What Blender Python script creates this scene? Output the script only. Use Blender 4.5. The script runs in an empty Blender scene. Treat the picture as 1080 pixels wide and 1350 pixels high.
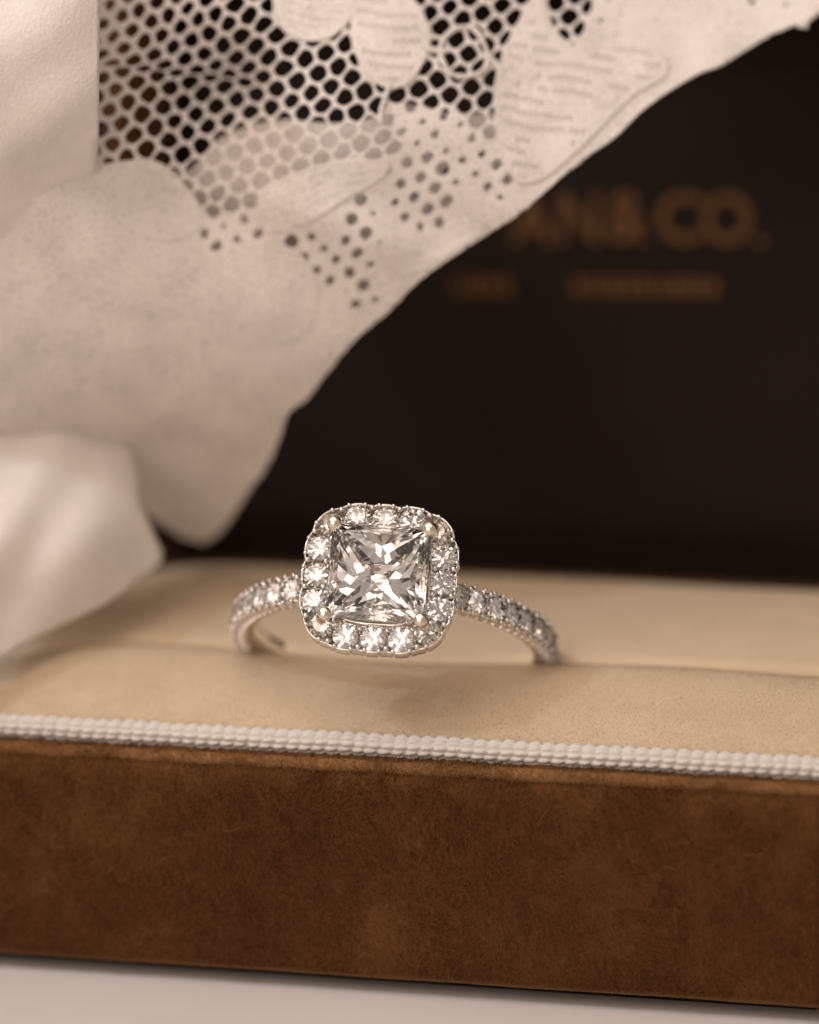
import bpy, bmesh, math, random
import numpy as np
from mathutils import Vector, Matrix

# ------------------------------------------------------------------ units
S = 0.01                      # one millimetre of the place = 0.01 unit
rng = np.random.default_rng(7)
random.seed(7)
C = bpy.context.scene.collection
sc = bpy.context.scene

# ------------------------------------------------------------------ camera
CAM_D, CAM_W = 260.0, 51.4                       # focus distance, width of the field there (mm)
CP, CY, CR = (math.radians(a) for a in (13.0, 15.0, -1.3))
FWD = np.array([-math.sin(CY) * math.cos(CP), math.cos(CY) * math.cos(CP), -math.sin(CP)])
_r = np.array([math.cos(CY), math.sin(CY), 0.0])
_u = np.cross(_r, FWD)
RIGHT = _r * math.cos(CR) + _u * math.sin(CR)
UP = -_r * math.sin(CR) + _u * math.cos(CR)
EYE = np.array([66.43, -240.19, 88.35])
FPX = CAM_D / CAM_W * 1080.0

def at(px, py, dl):
    """place of photograph point (px, py) lying dl mm beyond the focal plane"""
    px, py, dl = (np.asarray(a, float) for a in (px, py, dl))
    z = CAM_D + dl
    return (EYE + z[..., None] * FWD + ((px - 540) / FPX * z)[..., None] * RIGHT
            - ((py - 675) / FPX * z)[..., None] * UP)

cam_d = bpy.data.cameras.new('camera')
cam = bpy.data.objects.new('camera', cam_d); C.objects.link(cam)
M = Matrix.Identity(4)
for i in range(3):
    M[i][0], M[i][1], M[i][2], M[i][3] = RIGHT[i], UP[i], -FWD[i], EYE[i] * S
cam.matrix_world = M
cam_d.sensor_fit = 'HORIZONTAL'; cam_d.sensor_width = 36.0
cam_d.lens = 36.0 * CAM_D / CAM_W
cam_d.clip_start = 0.05; cam_d.clip_end = 100.0
cam_d.dof.use_dof = True
cam_d.dof.focus_distance = CAM_D * S
cam_d.dof.aperture_fstop = cam_d.lens * 0.001 / (10.5 * S)    # 10.5 mm pupil
sc.camera = cam

# ------------------------------------------------------------------ light
w = bpy.data.worlds.new('World'); sc.world = w; w.use_nodes = True
bg = w.node_tree.nodes['Background']
bg.inputs['Color'].default_value = (1.0, 0.815, 0.69, 1); bg.inputs['Strength'].default_value = 0.40

def area(name, loc, target, size, watts, col):
    l = bpy.data.lights.new(name, 'AREA'); l.shape = 'SQUARE'; l.size = size * S; l.energy = watts; l.color = col
    o = bpy.data.objects.new(name, l); C.objects.link(o)
    o.location = Vector(loc) * S
    o.rotation_euler = (Vector(target) - Vector(loc)).to_track_quat('-Z', 'Y').to_euler()
    return o
area('key_softbox', (-90, -80, 330), (0, 8, 18), 310, 70, (1.0, 0.79, 0.655))
area('fill_softbox', (-90, -340, 200), (0, 0, 20), 300, 60, (1.0, 0.805, 0.69))
area('added_sparkle_lamp', (110, -140, 300), (0, 5, 20), 30, 3, (1.0, 0.90, 0.84))  # unseen lamp, added to make the diamonds sparkle
area('added_cool_lamp', (-170, -120, 260), (0, 5, 20), 22, 18, (0.62, 0.80, 1.0))  # unseen cool source, added for blue glints in the stones

sc.view_settings.view_transform = 'Standard'; sc.view_settings.look = 'None'
sc.view_settings.exposure = 0.0; sc.view_settings.gamma = 1.0
sc.render.engine = 'CYCLES'
cy = sc.cycles
cy.max_bounces = 26; cy.transmission_bounces = 26; cy.glossy_bounces = 8; cy.diffuse_bounces = 4; cy.transparent_max_bounces = 8
cy.use_denoising = True
cy.blur_glossy = 0.0
cy.sample_clamp_indirect = 10.0

# ------------------------------------------------------------------ helpers
ORG = {}
def empty(name, loc, label, cat, group=None, matrix=None):
    o = bpy.data.objects.new(name, None); C.objects.link(o)
    o.empty_display_size = 0.02
    if matrix is not None: o.matrix_world = matrix
    else: o.location = Vector(loc) * S
    ORG[o.name] = np.array(loc, float)
    o['label'] = label; o['category'] = cat
    if group: o['group'] = group
    return o

def mesh(name, V, F, mat, parent=None, smooth=True, kind=None, label=None, org=None):
    """V in mm; verts become relative to the parent's origin"""
    V = np.asarray(V, float)
    if org is None: org = ORG.get(parent.name, np.zeros(3)) if parent else np.zeros(3)
    V = (V - org) * S
    me = bpy.data.meshes.new(name)
    if isinstance(F, np.ndarray):
        n, k = F.shape
        me.vertices.add(len(V)); me.vertices.foreach_set('co', V.astype(np.float32).ravel())
        me.loops.add(n * k); me.loops.foreach_set('vertex_index', F.astype(np.int32).ravel())
        me.polygons.add(n); me.polygons.foreach_set('loop_start', np.arange(0, n * k, k, dtype=np.int32))
        me.update(calc_edges=True)
    else:
        me.from_pydata(V.tolist(), [], F)
    if smooth: me.polygons.foreach_set('use_smooth', np.ones(len(me.polygons), bool))
    me.materials.append(mat)
    return link(name, me, parent, kind, label, org)

def link(name, me, parent=None, kind=None, label=None, org=None):
    o = bpy.data.objects.new(name, me); C.objects.link(o)
    if parent:
        o.parent = parent
        ORG[o.name] = ORG.get(parent.name, np.zeros(3)) if org is None else org
    if kind: o['kind'] = kind
    if label: o['label'] = label
    return o

def grid_faces(nu, nv, wrap_u=False, wrap_v=False):
    F = []
    for i in range(nu if wrap_u else nu - 1):
        for j in range(nv if wrap_v else nv - 1):
            a, b = i * nv + j, ((i + 1) % nu) * nv + j
            c, d = ((i + 1) % nu) * nv + (j + 1) % nv, i * nv + (j + 1) % nv
            F.append((a, b, c, d))
    return F

def spline(pts, n):
    """smooth curve through pts (Catmull-Rom), n samples even in parameter"""
    P = np.asarray(pts, float)
    Q = np.vstack([2 * P[0] - P[1], P, 2 * P[-1] - P[-2]])
    t = np.linspace(0, len(P) - 1 - 1e-9, n); k = t.astype(int); f = (t - k)[:, None]
    a, b, c, d = Q[k], Q[k + 1], Q[k + 2], Q[k + 3]
    return 0.5 * (2 * b + (c - a) * f + (2 * a - 5 * b + 4 * c - d) * f ** 2 + (3 * b - a - 3 * c + d) * f ** 3)

def tube(path, rad, seg=8, closed=False, caps=True):
    P = np.asarray(path, float); n = len(P)
    rad = np.broadcast_to(np.asarray(rad, float), (n,))
    T = (np.roll(P, -1, 0) - np.roll(P, 1, 0)) if closed else np.gradient(P, axis=0)
    T /= np.linalg.norm(T, axis=1)[:, None]
    ref = np.array([0.0, 0, 1]) if abs(T[0][2]) < 0.9 else np.array([1.0, 0, 0])
    N = np.zeros_like(P); v = ref - T[0] * (ref @ T[0]); v /= np.linalg.norm(v)
    for i in range(n):
        v = v - T[i] * (v @ T[i]); v /= np.linalg.norm(v); N[i] = v
    B = np.cross(T, N)
    a = np.linspace(0, 2 * math.pi, seg, endpoint=False)
    V = (P[:, None] + rad[:, None, None] * (np.cos(a)[None, :, None] * N[:, None] + np.sin(a)[None, :, None] * B[:, None])).reshape(-1, 3)
    F = grid_faces(n, seg, closed, True)
    if caps and not closed:
        F.append(tuple(range(seg - 1, -1, -1))); F.append(tuple((n - 1) * seg + k for k in range(seg)))
    return V, F

def ball(c, r, nu=10, nv=7, sq=(1, 1, 1)):
    V, F = [], []
    for j in range(1, nv):
        th = math.pi * j / nv
        for i in range(nu):
            ph = 2 * math.pi * i / nu
            V.append((c[0] + r * sq[0] * math.sin(th) * math.cos(ph), c[1] + r * sq[1] * math.sin(th) * math.sin(ph), c[2] + r * sq[2] * math.cos(th)))
    for j in range(nv - 2):
        for i in range(nu):
            F.append((j * nu + i, (j + 1) * nu + i, (j + 1) * nu + (i + 1) % nu, j * nu + (i + 1) % nu))
    t = len(V); V.append((c[0], c[1], c[2] + r * sq[2])); V.append((c[0], c[1], c[2] - r * sq[2]))
    for i in range(nu):
        F.append((t, i, (i + 1) % nu)); k = (nv - 2) * nu
        F.append((t + 1, k + (i + 1) % nu, k + i))
    return V, F

def join(parts):
    V, F, n = [], [], 0
    for v, f in parts:
        v = np.asarray(v, float); V.append(v); F += [tuple(int(i) + n for i in q) for q in f]; n += len(v)
    return np.vstack(V), F

def sm(a, b, x):
    t = np.clip((np.asarray(x, float) - a) / (b - a), 0, 1); return t * t * (3 - 2 * t)

class TPS:                                    # thin-plate spline through (x, y) -> value
    def __init__(self, pts):
        P = np.array([p[:2] for p in pts], float) / 100; v = np.array([p[2] for p in pts], float)
        n = len(P); A = np.zeros((n + 3, n + 3)); A[:n, :n] = self.k(P, P) + np.eye(n) * 0.02
        A[:n, n] = 1; A[:n, n + 1:] = P; A[n:, :n] = A[:n, n:].T
        self.w = np.linalg.solve(A, np.r_[v, 0, 0, 0]); self.P = P
    def k(self, a, b):
        d2 = ((a[:, None] - b[None]) ** 2).sum(-1); return 0.5 * d2 * np.log(d2 + 1e-12)
    def __call__(self, x, y):
        sh = np.shape(x); X = np.c_[np.ravel(x), np.ravel(y)] / 100
        r = self.k(X, self.P) @ self.w[:-3] + self.w[-3] + X @ self.w[-2:]
        return r.reshape(sh)

def vnoise(x, y, seed=0):                    # smooth value noise, numpy
    xi, yi = np.floor(x).astype(int), np.floor(y).astype(int); fx, fy = x - xi, y - yi
    fx = fx * fx * (3 - 2 * fx); fy = fy * fy * (3 - 2 * fy)
    def h(a, b):
        n = (a * 374761393 + b * 668265263 + seed * 974634777) & 0xffffffff
        n = ((n ^ (n >> 13)) * 1274126177) & 0xffffffff
        return ((n ^ (n >> 16)) & 0xffff) / 65535.0
    return (h(xi, yi) * (1 - fx) + h(xi + 1, yi) * fx) * (1 - fy) + (h(xi, yi + 1) * (1 - fx) + h(xi + 1, yi + 1) * fx) * fy

# ------------------------------------------------------------------ materials
def new_mat(name):
    m = bpy.data.materials.new(name); m.use_nodes = True
    nt = m.node_tree; nt.nodes.clear()
    out = nt.nodes.new('ShaderNodeOutputMaterial')
    return m, nt, out
def N(nt, t, **kw):
    n = nt.nodes.new(t)
    for k, v in kw.items():
        if k in n.inputs: n.inputs[k].default_value = v
        else: setattr(n, k, v)
    return n
def noise(nt, scale, detail=3, rough=0.6, stretch=None):
    tc = N(nt, 'ShaderNodeTexCoord'); src = tc.outputs['Object']
    if stretch:
        mp = N(nt, 'ShaderNodeMapping'); mp.inputs['Scale'].default_value = stretch
        nt.links.new(src, mp.inputs[0]); src = mp.outputs[0]
    n = N(nt, 'ShaderNodeTexNoise', Scale=scale, Detail=detail, Roughness=rough)
    nt.links.new(src, n.inputs['Vector']); return n
def ramp(nt, src, a, b, lo=0.3, hi=0.7):
    r = N(nt, 'ShaderNodeValToRGB'); r.color_ramp.elements[0].position = lo; r.color_ramp.elements[1].position = hi
    r.color_ramp.elements[0].color = (*a, 1); r.color_ramp.elements[1].color = (*b, 1)
    nt.links.new(src, r.inputs[0]); return r
def bump(nt, src, dist, strength=1.0):
    b = N(nt, 'ShaderNodeBump', Strength=strength, Distance=dist * S); nt.links.new(src, b.inputs['Height']); return b

def principled(name, col, rough=0.5, metal=0.0, var=None, vscale=40, bscale=None, bdist=0.05, sheen=0.0, sheen_tint=(1, 1, 1), spec=0.5, stretch=None):
    m, nt, out = new_mat(name)
    p = N(nt, 'ShaderNodeBsdfPrincipled', Roughness=rough, Metallic=metal)
    p.inputs['Specular IOR Level'].default_value = spec
    p.inputs['Base Color'].default_value = (*col, 1)
    if var:
        n = noise(nt, vscale, 4, 0.65, stretch); r = ramp(nt, n.outputs[0], var[0], var[1]); nt.links.new(r.outputs[0], p.inputs['Base Color'])
    if bscale:
        n2 = noise(nt, bscale, 3, 0.6, stretch); nt.links.new(bump(nt, n2.outputs[0], bdist).outputs[0], p.inputs['Normal'])
    if sheen:
        p.inputs['Sheen Weight'].default_value = sheen; p.inputs['Sheen Roughness'].default_value = 0.4
        p.inputs['Sheen Tint'].default_value = (*sheen_tint, 1)
    nt.links.new(p.outputs[0], out.inputs[0]); return m

def fibre_mat(name, dark, light, trans=0.25):
    m, nt, out = new_mat(name)
    g = N(nt, 'ShaderNodeNewGeometry')
    r = ramp(nt, g.outputs['Random Per Island'], dark, light, 0.0, 1.0)
    d = N(nt, 'ShaderNodeBsdfDiffuse'); t = N(nt, 'ShaderNodeBsdfTranslucent'); mx = N(nt, 'ShaderNodeMixShader', Fac=trans)
    nt.links.new(r.outputs[0], d.inputs[0]); nt.links.new(r.outputs[0], t.inputs[0])
    nt.links.new(d.outputs[0], mx.inputs[1]); nt.links.new(t.outputs[0], mx.inputs[2]); nt.links.new(mx.outputs[0], out.inputs[0])
    return m

def fabric_mat(name, col, trans, wscale, wdist, gaps=0.0):
    """matt cotton; gaps: how far the thread gaps of the weave open, in patches"""
    m, nt, out = new_mat(name)
    n = noise(nt, 28, 5); r = ramp(nt, n.outputs[0], tuple(c * 0.9 for c in col), col, 0.32, 0.62)
    n2 = noise(nt, wscale, 2, 0.5); b = bump(nt, n2.outputs[0], wdist)
    d = N(nt, 'ShaderNodeBsdfDiffuse'); t = N(nt, 'ShaderNodeBsdfTranslucent'); mx = N(nt, 'ShaderNodeMixShader', Fac=trans)
    for q in (d, t):
        nt.links.new(r.outputs[0], q.inputs[0]); nt.links.new(b.outputs[0], q.inputs['Normal'])
    nt.links.new(d.outputs[0], mx.inputs[1]); nt.links.new(t.outputs[0], mx.inputs[2])
    if not gaps: nt.links.new(mx.outputs[0], out.inputs[0]); return m
    fine = noise(nt, 520, 0, 0.5); patch = noise(nt, 22, 2, 0.5)
    add = N(nt, 'ShaderNodeMath', operation='MULTIPLY_ADD'); nt.links.new(patch.outputs[0], add.inputs[0]); add.inputs[1].default_value = 0.55; nt.links.new(fine.outputs[0], add.inputs[2])
    g = ramp(nt, add.outputs[0], (0, 0, 0), (0.36, 0.36, 0.36), 0.88 - gaps, 0.97 - gaps)
    tr = N(nt, 'ShaderNodeBsdfTransparent'); mg = N(nt, 'ShaderNodeMixShader')
    nt.links.new(g.outputs[0], mg.inputs[0]); nt.links.new(mx.outputs[0], mg.inputs[1]); nt.links.new(tr.outputs[0], mg.inputs[2])
    nt.links.new(mg.outputs[0], out.inputs[0]); return m

def gem_mat(name, col=1.0):
    m, nt, out = new_mat(name)
    g = N(nt, 'ShaderNodeBsdfGlass', IOR=2.417, Roughness=0.0, Color=(col, col, col, 1)); nt.links.new(g.outputs[0], out.inputs[0]); return m
M_table = principled('white_table', (0.62, 0.59, 0.57), 0.55, var=((0.60, 0.575, 0.55), (0.64, 0.61, 0.59)), vscale=6, bscale=300, bdist=0.01)
M_velvet = principled('brown_velvet', (0.10, 0.04, 0.012), 0.95, var=((0.080, 0.033, 0.011), (0.124, 0.053, 0.0185)), vscale=16, bscale=260, bdist=0.12, sheen=0.25, sheen_tint=(1, .7, .4), spec=0.1)
M_nap = fibre_mat('brown_velvet_fibre', (0.070, 0.029, 0.0095), (0.255, 0.116, 0.042), 0.35)
M_lip = fibre_mat('lit_lip_fibre', (0.20, 0.10, 0.04), (0.40, 0.225, 0.10), 0.4)  # paler fibres: light falling on the lip is painted into them
M_roll = principled('lit_lip_velvet', (0.22, 0.11, 0.044), 0.95, var=((0.12, 0.056, 0.02), (0.29, 0.155, 0.064)), vscale=45, bscale=300, bdist=0.06, spec=0.1)  # tan velvet, lightened in colour for the light on the lip
M_cream = principled('cream_velveteen', (0.57, 0.462, 0.332), 0.95, var=((0.54, 0.436, 0.307), (0.60, 0.487, 0.352)), vscale=30, bscale=420, bdist=0.015, spec=0.1)
M_creamnap = fibre_mat('cream_velveteen_fibre', (0.56, 0.452, 0.322), (0.60, 0.492, 0.357), 0.5)
M_cord = principled('white_braid', (0.60, 0.57, 0.535), 0.8, bscale=900, bdist=0.03, spec=0.2)
M_cordfuzz = fibre_mat('white_yarn_fuzz', (0.56, 0.53, 0.50), (0.66, 0.63, 0.60), 0.4)
M_lining = principled('dark_satin', (0.0185, 0.0125, 0.0095), 0.8, bscale=60, bdist=0.05, spec=0.12)
M_gold = principled('gold_foil', (0.15, 0.065, 0.015), 0.6, metal=0.2)
M_back = principled('dark_backdrop', (0.014, 0.011, 0.009), 0.9, spec=0.1)
M_metal = principled('white_gold', (0.86, 0.83, 0.79), 0.13, metal=1.0)
M_claw = principled('warm_reflection_metal', (0.86, 0.78, 0.64), 0.16, metal=1.0)  # claw metal with its warm reflections put into the base colour
M_gem = gem_mat('diamond')
M_melee = gem_mat('small_diamond', 0.95)
M_lace = fabric_mat('ivory_lace', (0.90, 0.85, 0.81), 0.15, 750, 0.08, 0.015)
M_cloth = fabric_mat('ivory_cloth', (0.91, 0.86, 0.82), 0.12, 420, 0.06)

# ------------------------------------------------------------------ setting: table and backdrop
def sheet(name, x0, x1, y0, y1, z, mat):
    return mesh(name, [(x0, y0, z), (x1, y0, z), (x1, y1, z), (x0, y1, z)], [(0, 1, 2, 3)], mat, kind='structure', smooth=False)
sheet('table', -700, 700, -420, 125, -0.62, M_table)
mesh('backdrop', [(-700, 120, -0.62), (700, 120, -0.62), (700, 120, 700), (-700, 120, 700)], [(0, 1, 2, 3)], M_back, kind='structure', smooth=False)

# ------------------------------------------------------------------ ring box
BX0, BX1, BY0, BY1, BH = -33.5, 31.0, 0.0, 43.0, 14.7
box = empty('ring_box', (0, 21, 0), 'open brown velvet ring box with cream cushion and white braid, standing on the white table', 'ring box')

def outline(inset, rad=3.6, step=0.6):
    """rounded rectangle, counter-clockwise from the front left, roughly even steps; points and outward normals"""
    x0, x1, y0, y1 = BX0 + inset, BX1 - inset, BY0 + inset, BY1 - inset; r = max(rad - inset, 0.4)
    P, Nn = [], []
    nx = int((x1 - x0) / step); ny = int((y1 - y0) / step); nc = 8
    def line(a, b, n, nrm):
        for k in range(n):
            t = k / n; P.append((a[0] + (b[0] - a[0]) * t, a[1] + (b[1] - a[1]) * t)); Nn.append(nrm)
    def arc(cx, cy, a0):
        for k in range(nc):
            a = a0 + (math.pi / 2) * k / nc
            P.append((cx + r * math.cos(a), cy + r * math.sin(a))); Nn.append((math.cos(a), math.sin(a)))
    line((x0 + r, y0), (x1 - r, y0), NX, (0, -1)); arc(x1 - r, y0 + r, -math.pi / 2)
    line((x1, y0 + r), (x1, y1 - r), NY, (1, 0)); arc(x1 - r, y1 - r, 0)
    line((x1 - r, y1), (x0 + r, y1), NX, (0, 1)); arc(x0 + r, y1 - r, math.pi / 2)
    line((x0, y1 - r), (x0, y0 + r), NY, (-1, 0)); arc(x0 + r, y0 + r, math.pi)
    return np.array(P), np.array(Nn)
NX, NY = 110, 60
prof = [(2.4, 0.22), (1.2, 0.22), (0.5, 0.32), (0.12, 0.68), (0, 1.3)] + [(0, z) for z in np.linspace(2.2, 12.5, 9)] + \
       [(0.06, 13.0), (0.26, 13.55), (0.65, 14.05), (1.15, 14.38), (1.7, 14.55), (2.4, 14.5), (2.5, 13.5), (2.5, 9)]
V = []
for ins, z in prof:
    P, Nn = outline(ins)
    wob = 0.10 * (vnoise(P[:, 0] * 0.22 + 50, P[:, 1] * 0.22 + z * 0.2 + 50, 3) - 0.5) + 0.10 * (vnoise(P[:, 0] * 0.9 + 50, P[:, 1] * 0.9 + z * 0.7 + 90, 5) - 0.5)
    zz = z + (0.16 * (vnoise(P[:, 0] * 0.5 + 20, P[:, 1] * 0.5 + 20, 8) - 0.5) if z > 13 else 0)
    V.append(np.c_[P + Nn * wob[:, None], np.broadcast_to(zz, len(P))])
nO = len(V[0]); Vt = np.vstack(V)
tray = mesh('tray', Vt, [(a, d, c, b) for a, b, c, d in grid_faces(len(prof), nO, False, True)] + [tuple(range(nO - 1, -1, -1))], M_velvet, box)

# recessed dark board under the box, added to blacken the shadow gap there
P, Nn = outline(2.6, 4.5); k = len(P)
mesh('shadow_gap_board', np.vstack([np.c_[P, np.full(k, -0.62)], np.c_[P, np.full(k, 0.24)]]), grid_faces(2, k, False, True) + [tuple(range(k, 2 * k)), tuple(range(k - 1, -1, -1))], M_back, tray, smooth=False)

def fibres(name, P, Nrm, length, width, lean, mat, parent, spread=0.6):
    n = len(P)
    L = length * (0.55 + 0.9 * rng.random(n)); 
    D = Nrm + lean + rng.normal(0, spread, (n, 3)) * 0.7
    D /= np.linalg.norm(D, axis=1)[:, None]
    side = np.cross(D, rng.normal(0, 1, (n, 3))); side /= np.linalg.norm(side, axis=1)[:, None]
    wv = side * (width * (0.6 + 0.8 * rng.random(n)))[:, None]
    base = P - Nrm * 0.04
    mid = base + D * (L * 0.55)[:, None]
    tip = base + D * L[:, None] + rng.normal(0, 0.12, (n, 3)) * L[:, None]
    Vv = np.stack([base - wv / 2, base + wv / 2, mid - wv / 2.6, mid + wv / 2.6, tip], 1).reshape(-1, 3)
    k = np.arange(n)[:, None] * 5
    F = np.vstack([k + np.array([[0, 1, 3]]), k + np.array([[0, 3, 2]]), k + np.array([[2, 3, 4]])])
    return mesh(name, Vv, F, mat, parent, kind='stuff')

# nap on the front wall and its rounded lip
n = 120000
fx = rng.uniform(BX0 + 1, BX1 - 3.4, n); fs = rng.random(n)
pz = np.array([p[1] for p in prof]); pi = np.array([p[0] for p in prof])
lo, hi = 3, len(prof) - 4
seglen = np.r_[0, np.cumsum(np.hypot(np.diff(pz[lo:hi + 1]), np.diff(pi[lo:hi + 1])))]
q = fs * seglen[-1]
fz = np.interp(q, seglen, pz[lo:hi + 1]); fy = np.interp(q, seglen, pi[lo:hi + 1])
dz = np.interp(q + 0.15, seglen, pz[lo:hi + 1]) - np.interp(q - 0.15, seglen, pz[lo:hi + 1])
dy = np.interp(q + 0.15, seglen, pi[lo:hi + 1]) - np.interp(q - 0.15, seglen, pi[lo:hi + 1])
nn = np.c_[np.zeros(n), -dz, dy]; nn /= np.linalg.norm(nn, axis=1)[:, None] + 1e-9
lx = (vnoise(fx * 0.25 + 40, fz * 0.25 + 40, 11) - 0.5) * 2.4; lz = (vnoise(fx * 0.3 + 80, fz * 0.3 + 80, 12) - 0.6) * 2.0
fibres('velvet_nap', np.c_[fx, fy, fz], nn, 0.36, 0.03, np.c_[lx, np.zeros(n), lz], M_nap, tray)
# corner nap, right front corner
n = 16000
a = rng.uniform(-math.pi / 2, 0.3, n); fz = rng.uniform(0.5, 14.2, n)
nn = np.c_[np.cos(a), np.sin(a), np.zeros(n)]
fibres('corner_nap', np.c_[BX1 - 3.6 + 3.6 * np.cos(a), 3.6 + 3.6 * np.sin(a), fz], nn, 0.42, 0.035, np.c_[np.zeros((n, 2)), rng.normal(0, .4, n)], M_nap, tray)

# rolled tan edge of the covering between the front wall and the braid; top light put into its colour
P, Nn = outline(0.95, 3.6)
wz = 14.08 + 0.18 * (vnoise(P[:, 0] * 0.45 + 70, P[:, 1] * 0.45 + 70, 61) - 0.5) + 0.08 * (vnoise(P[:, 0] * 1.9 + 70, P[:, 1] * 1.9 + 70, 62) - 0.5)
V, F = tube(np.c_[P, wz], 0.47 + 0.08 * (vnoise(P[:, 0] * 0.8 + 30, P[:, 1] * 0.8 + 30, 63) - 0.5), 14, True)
roll = mesh('rolled_edge', V, F, M_roll, tray, label='rolled tan edge of the velvet under the braid, coloured as if lit from above')
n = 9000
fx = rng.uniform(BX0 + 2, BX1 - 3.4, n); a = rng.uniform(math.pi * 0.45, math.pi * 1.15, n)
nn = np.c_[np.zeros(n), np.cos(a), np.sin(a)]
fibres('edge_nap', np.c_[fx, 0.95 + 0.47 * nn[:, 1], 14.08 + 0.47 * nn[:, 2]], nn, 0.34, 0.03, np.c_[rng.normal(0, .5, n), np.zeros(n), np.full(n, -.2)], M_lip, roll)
# stray lint caught on the nap
n = 26
lx_ = rng.uniform(BX0 + 2, BX1 - 4, n); lz_ = rng.uniform(1.5, 12.5, n); prt = []
for i in range(n):
    t_ = np.linspace(0, 1, 6); a_ = rng.uniform(0, 6.28); L_ = rng.uniform(.5, 1.5); c_ = rng.normal(0, .5)
    prt.append(tube(np.c_[lx_[i] + L_ * (t_ * math.cos(a_) - c_ * t_ * t_ * math.sin(a_)), -0.30 - 0.15 * np.sin(t_ * 3.1), lz_[i] + L_ * (t_ * math.sin(a_) + c_ * t_ * t_ * math.cos(a_))], .011, 4))
V, F = join(prt); mesh('lint', V, F, M_lip, tray, kind='stuff')

# braided trim lying inside the lip
P, Nn = outline(2.35, 3.6)
d = np.r_[0, np.cumsum(np.linalg.norm(np.diff(np.vstack([P, P[:1]]), axis=0), axis=1))]
ncol = int(d[-1] / 0.86); nper = 10; ns = ncol * nper
s = np.arange(ns) * d[-1] / ns
cx = np.interp(s, d, np.r_[P[:, 0], P[0, 0]]); cyy = np.interp(s, d, np.r_[P[:, 1], P[0, 1]])
nxn = np.interp(s, d, np.r_[Nn[:, 0], Nn[0, 0]]); nyn = np.interp(s, d, np.r_[Nn[:, 1], Nn[0, 1]])
seg = 55; ang = np.linspace(0, 2 * math.pi, seg, endpoint=False)
ph = s[:, None] / d[-1] * ncol * 2 * math.pi
row = 11
stag = 0.5 * np.sin(ang * row)[None] + 0.7 * (vnoise(s[:, None] * 0.7 + 3, ang[None] + 4, 71) - .5)
colb = np.abs(np.sin((ph + stag + 0.35 * ang[None]) / 2)) ** 0.6
rowb = np.abs(np.sin(ang * row / 2))[None] ** 0.7
bit = rng.normal(0, 0.022, (ncol, row)).repeat(nper, 0)[:, (np.arange(seg) * row // seg)]
R = 0.56 + 0.10 * colb + 0.17 * rowb * (0.3 + 0.7 * colb) + bit * rowb + rng.normal(0, 0.010, (ns, seg))
zc = 15.12 + 0.10 * (vnoise(cx * 0.3 + 9, cyy * 0.3 + 9, 4) - 0.5)
V = np.stack([cx[:, None] + nxn[:, None] * R * np.cos(ang), cyy[:, None] + nyn[:, None] * R * np.cos(ang), zc[:, None] + 1.02 * R * np.sin(ang)], -1).reshape(-1, 3)
trim = mesh('braided_trim', V, grid_faces(ns, seg, True, True), M_cord, box, label='white braided cord edging the cushion')
n = 5000
ii = rng.integers(0, NX * 8, n); jj = rng.integers(0, seg, n)
nn = np.stack([nxn[ii] * np.cos(ang[jj]), nyn[ii] * np.cos(ang[jj]), np.sin(ang[jj])], -1)
fibres('braid_fuzz', V.reshape(ns, seg, 3)[ii, jj], nn, 0.16, 0.012, np.c_[rng.normal(0, .8, n), np.zeros((n, 2))], M_cordfuzz, trim)

# cushions
def cushion(name, prof2, nseg, label):
    Pf = spline(prof2, nseg); xs = np.linspace(BX0 + 2.3, BX1 - 2.3, 130)
    X = xs[:, None].repeat(nseg, 1); Y = Pf[None, :, 0].repeat(len(xs), 0).copy(); Z = Pf[None, :, 1].repeat(len(xs), 0).copy()
    e = np.clip((-X - 19.5) / 12.0, 0, 1); Z -= 2.2 * e ** 2.4 * np.clip((Z - 13) / 4, 0, 1)
    Z += 0.25 * (vnoise(X * 0.12 + 30, Y * 0.15 + 30, 2) - 0.5) * np.clip((Z - 14) / 2, 0, 1)
    # the ring presses the lip of the slot down a little
    Z -= 0.55 * np.exp(-((X + 2.5) / 8.5) ** 2) * np.exp(-((Y - 15) / 3.2) ** 2) * np.clip((Z - 15) / 2, 0, 1)
    return mesh(name, np.stack([X, Y, Z], -1).reshape(-1, 3), [(a, b, c, d) for a, b, c, d in grid_faces(len(xs), nseg)], M_cream, box, label=label), Pf
fc, Pf = cushion('front_cushion', [(2.35, 13.6), (2.6, 15.1), (3.4, 15.9), (5.2, 16.7), (8, 17.4), (11, 17.95), (13.2, 18.0), (14.6, 17.4), (15.6, 16.4), (17.5, 14.9), (21.5, 12.2)], 70, 'rounded cream cushion in front of the ring slot')
bc, Pb = cushion('back_cushion', [(21.8, 12.6), (17.9, 15.1), (16.2, 16.4), (15.7, 17.2), (16.2, 17.8), (18.0, 18.05), (23, 18.35), (29, 18.55), (34, 18.3), (37, 17.4), (39.5, 15.6), (40.3, 13)], 70, 'rounded cream cushion behind the ring slot')
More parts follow.
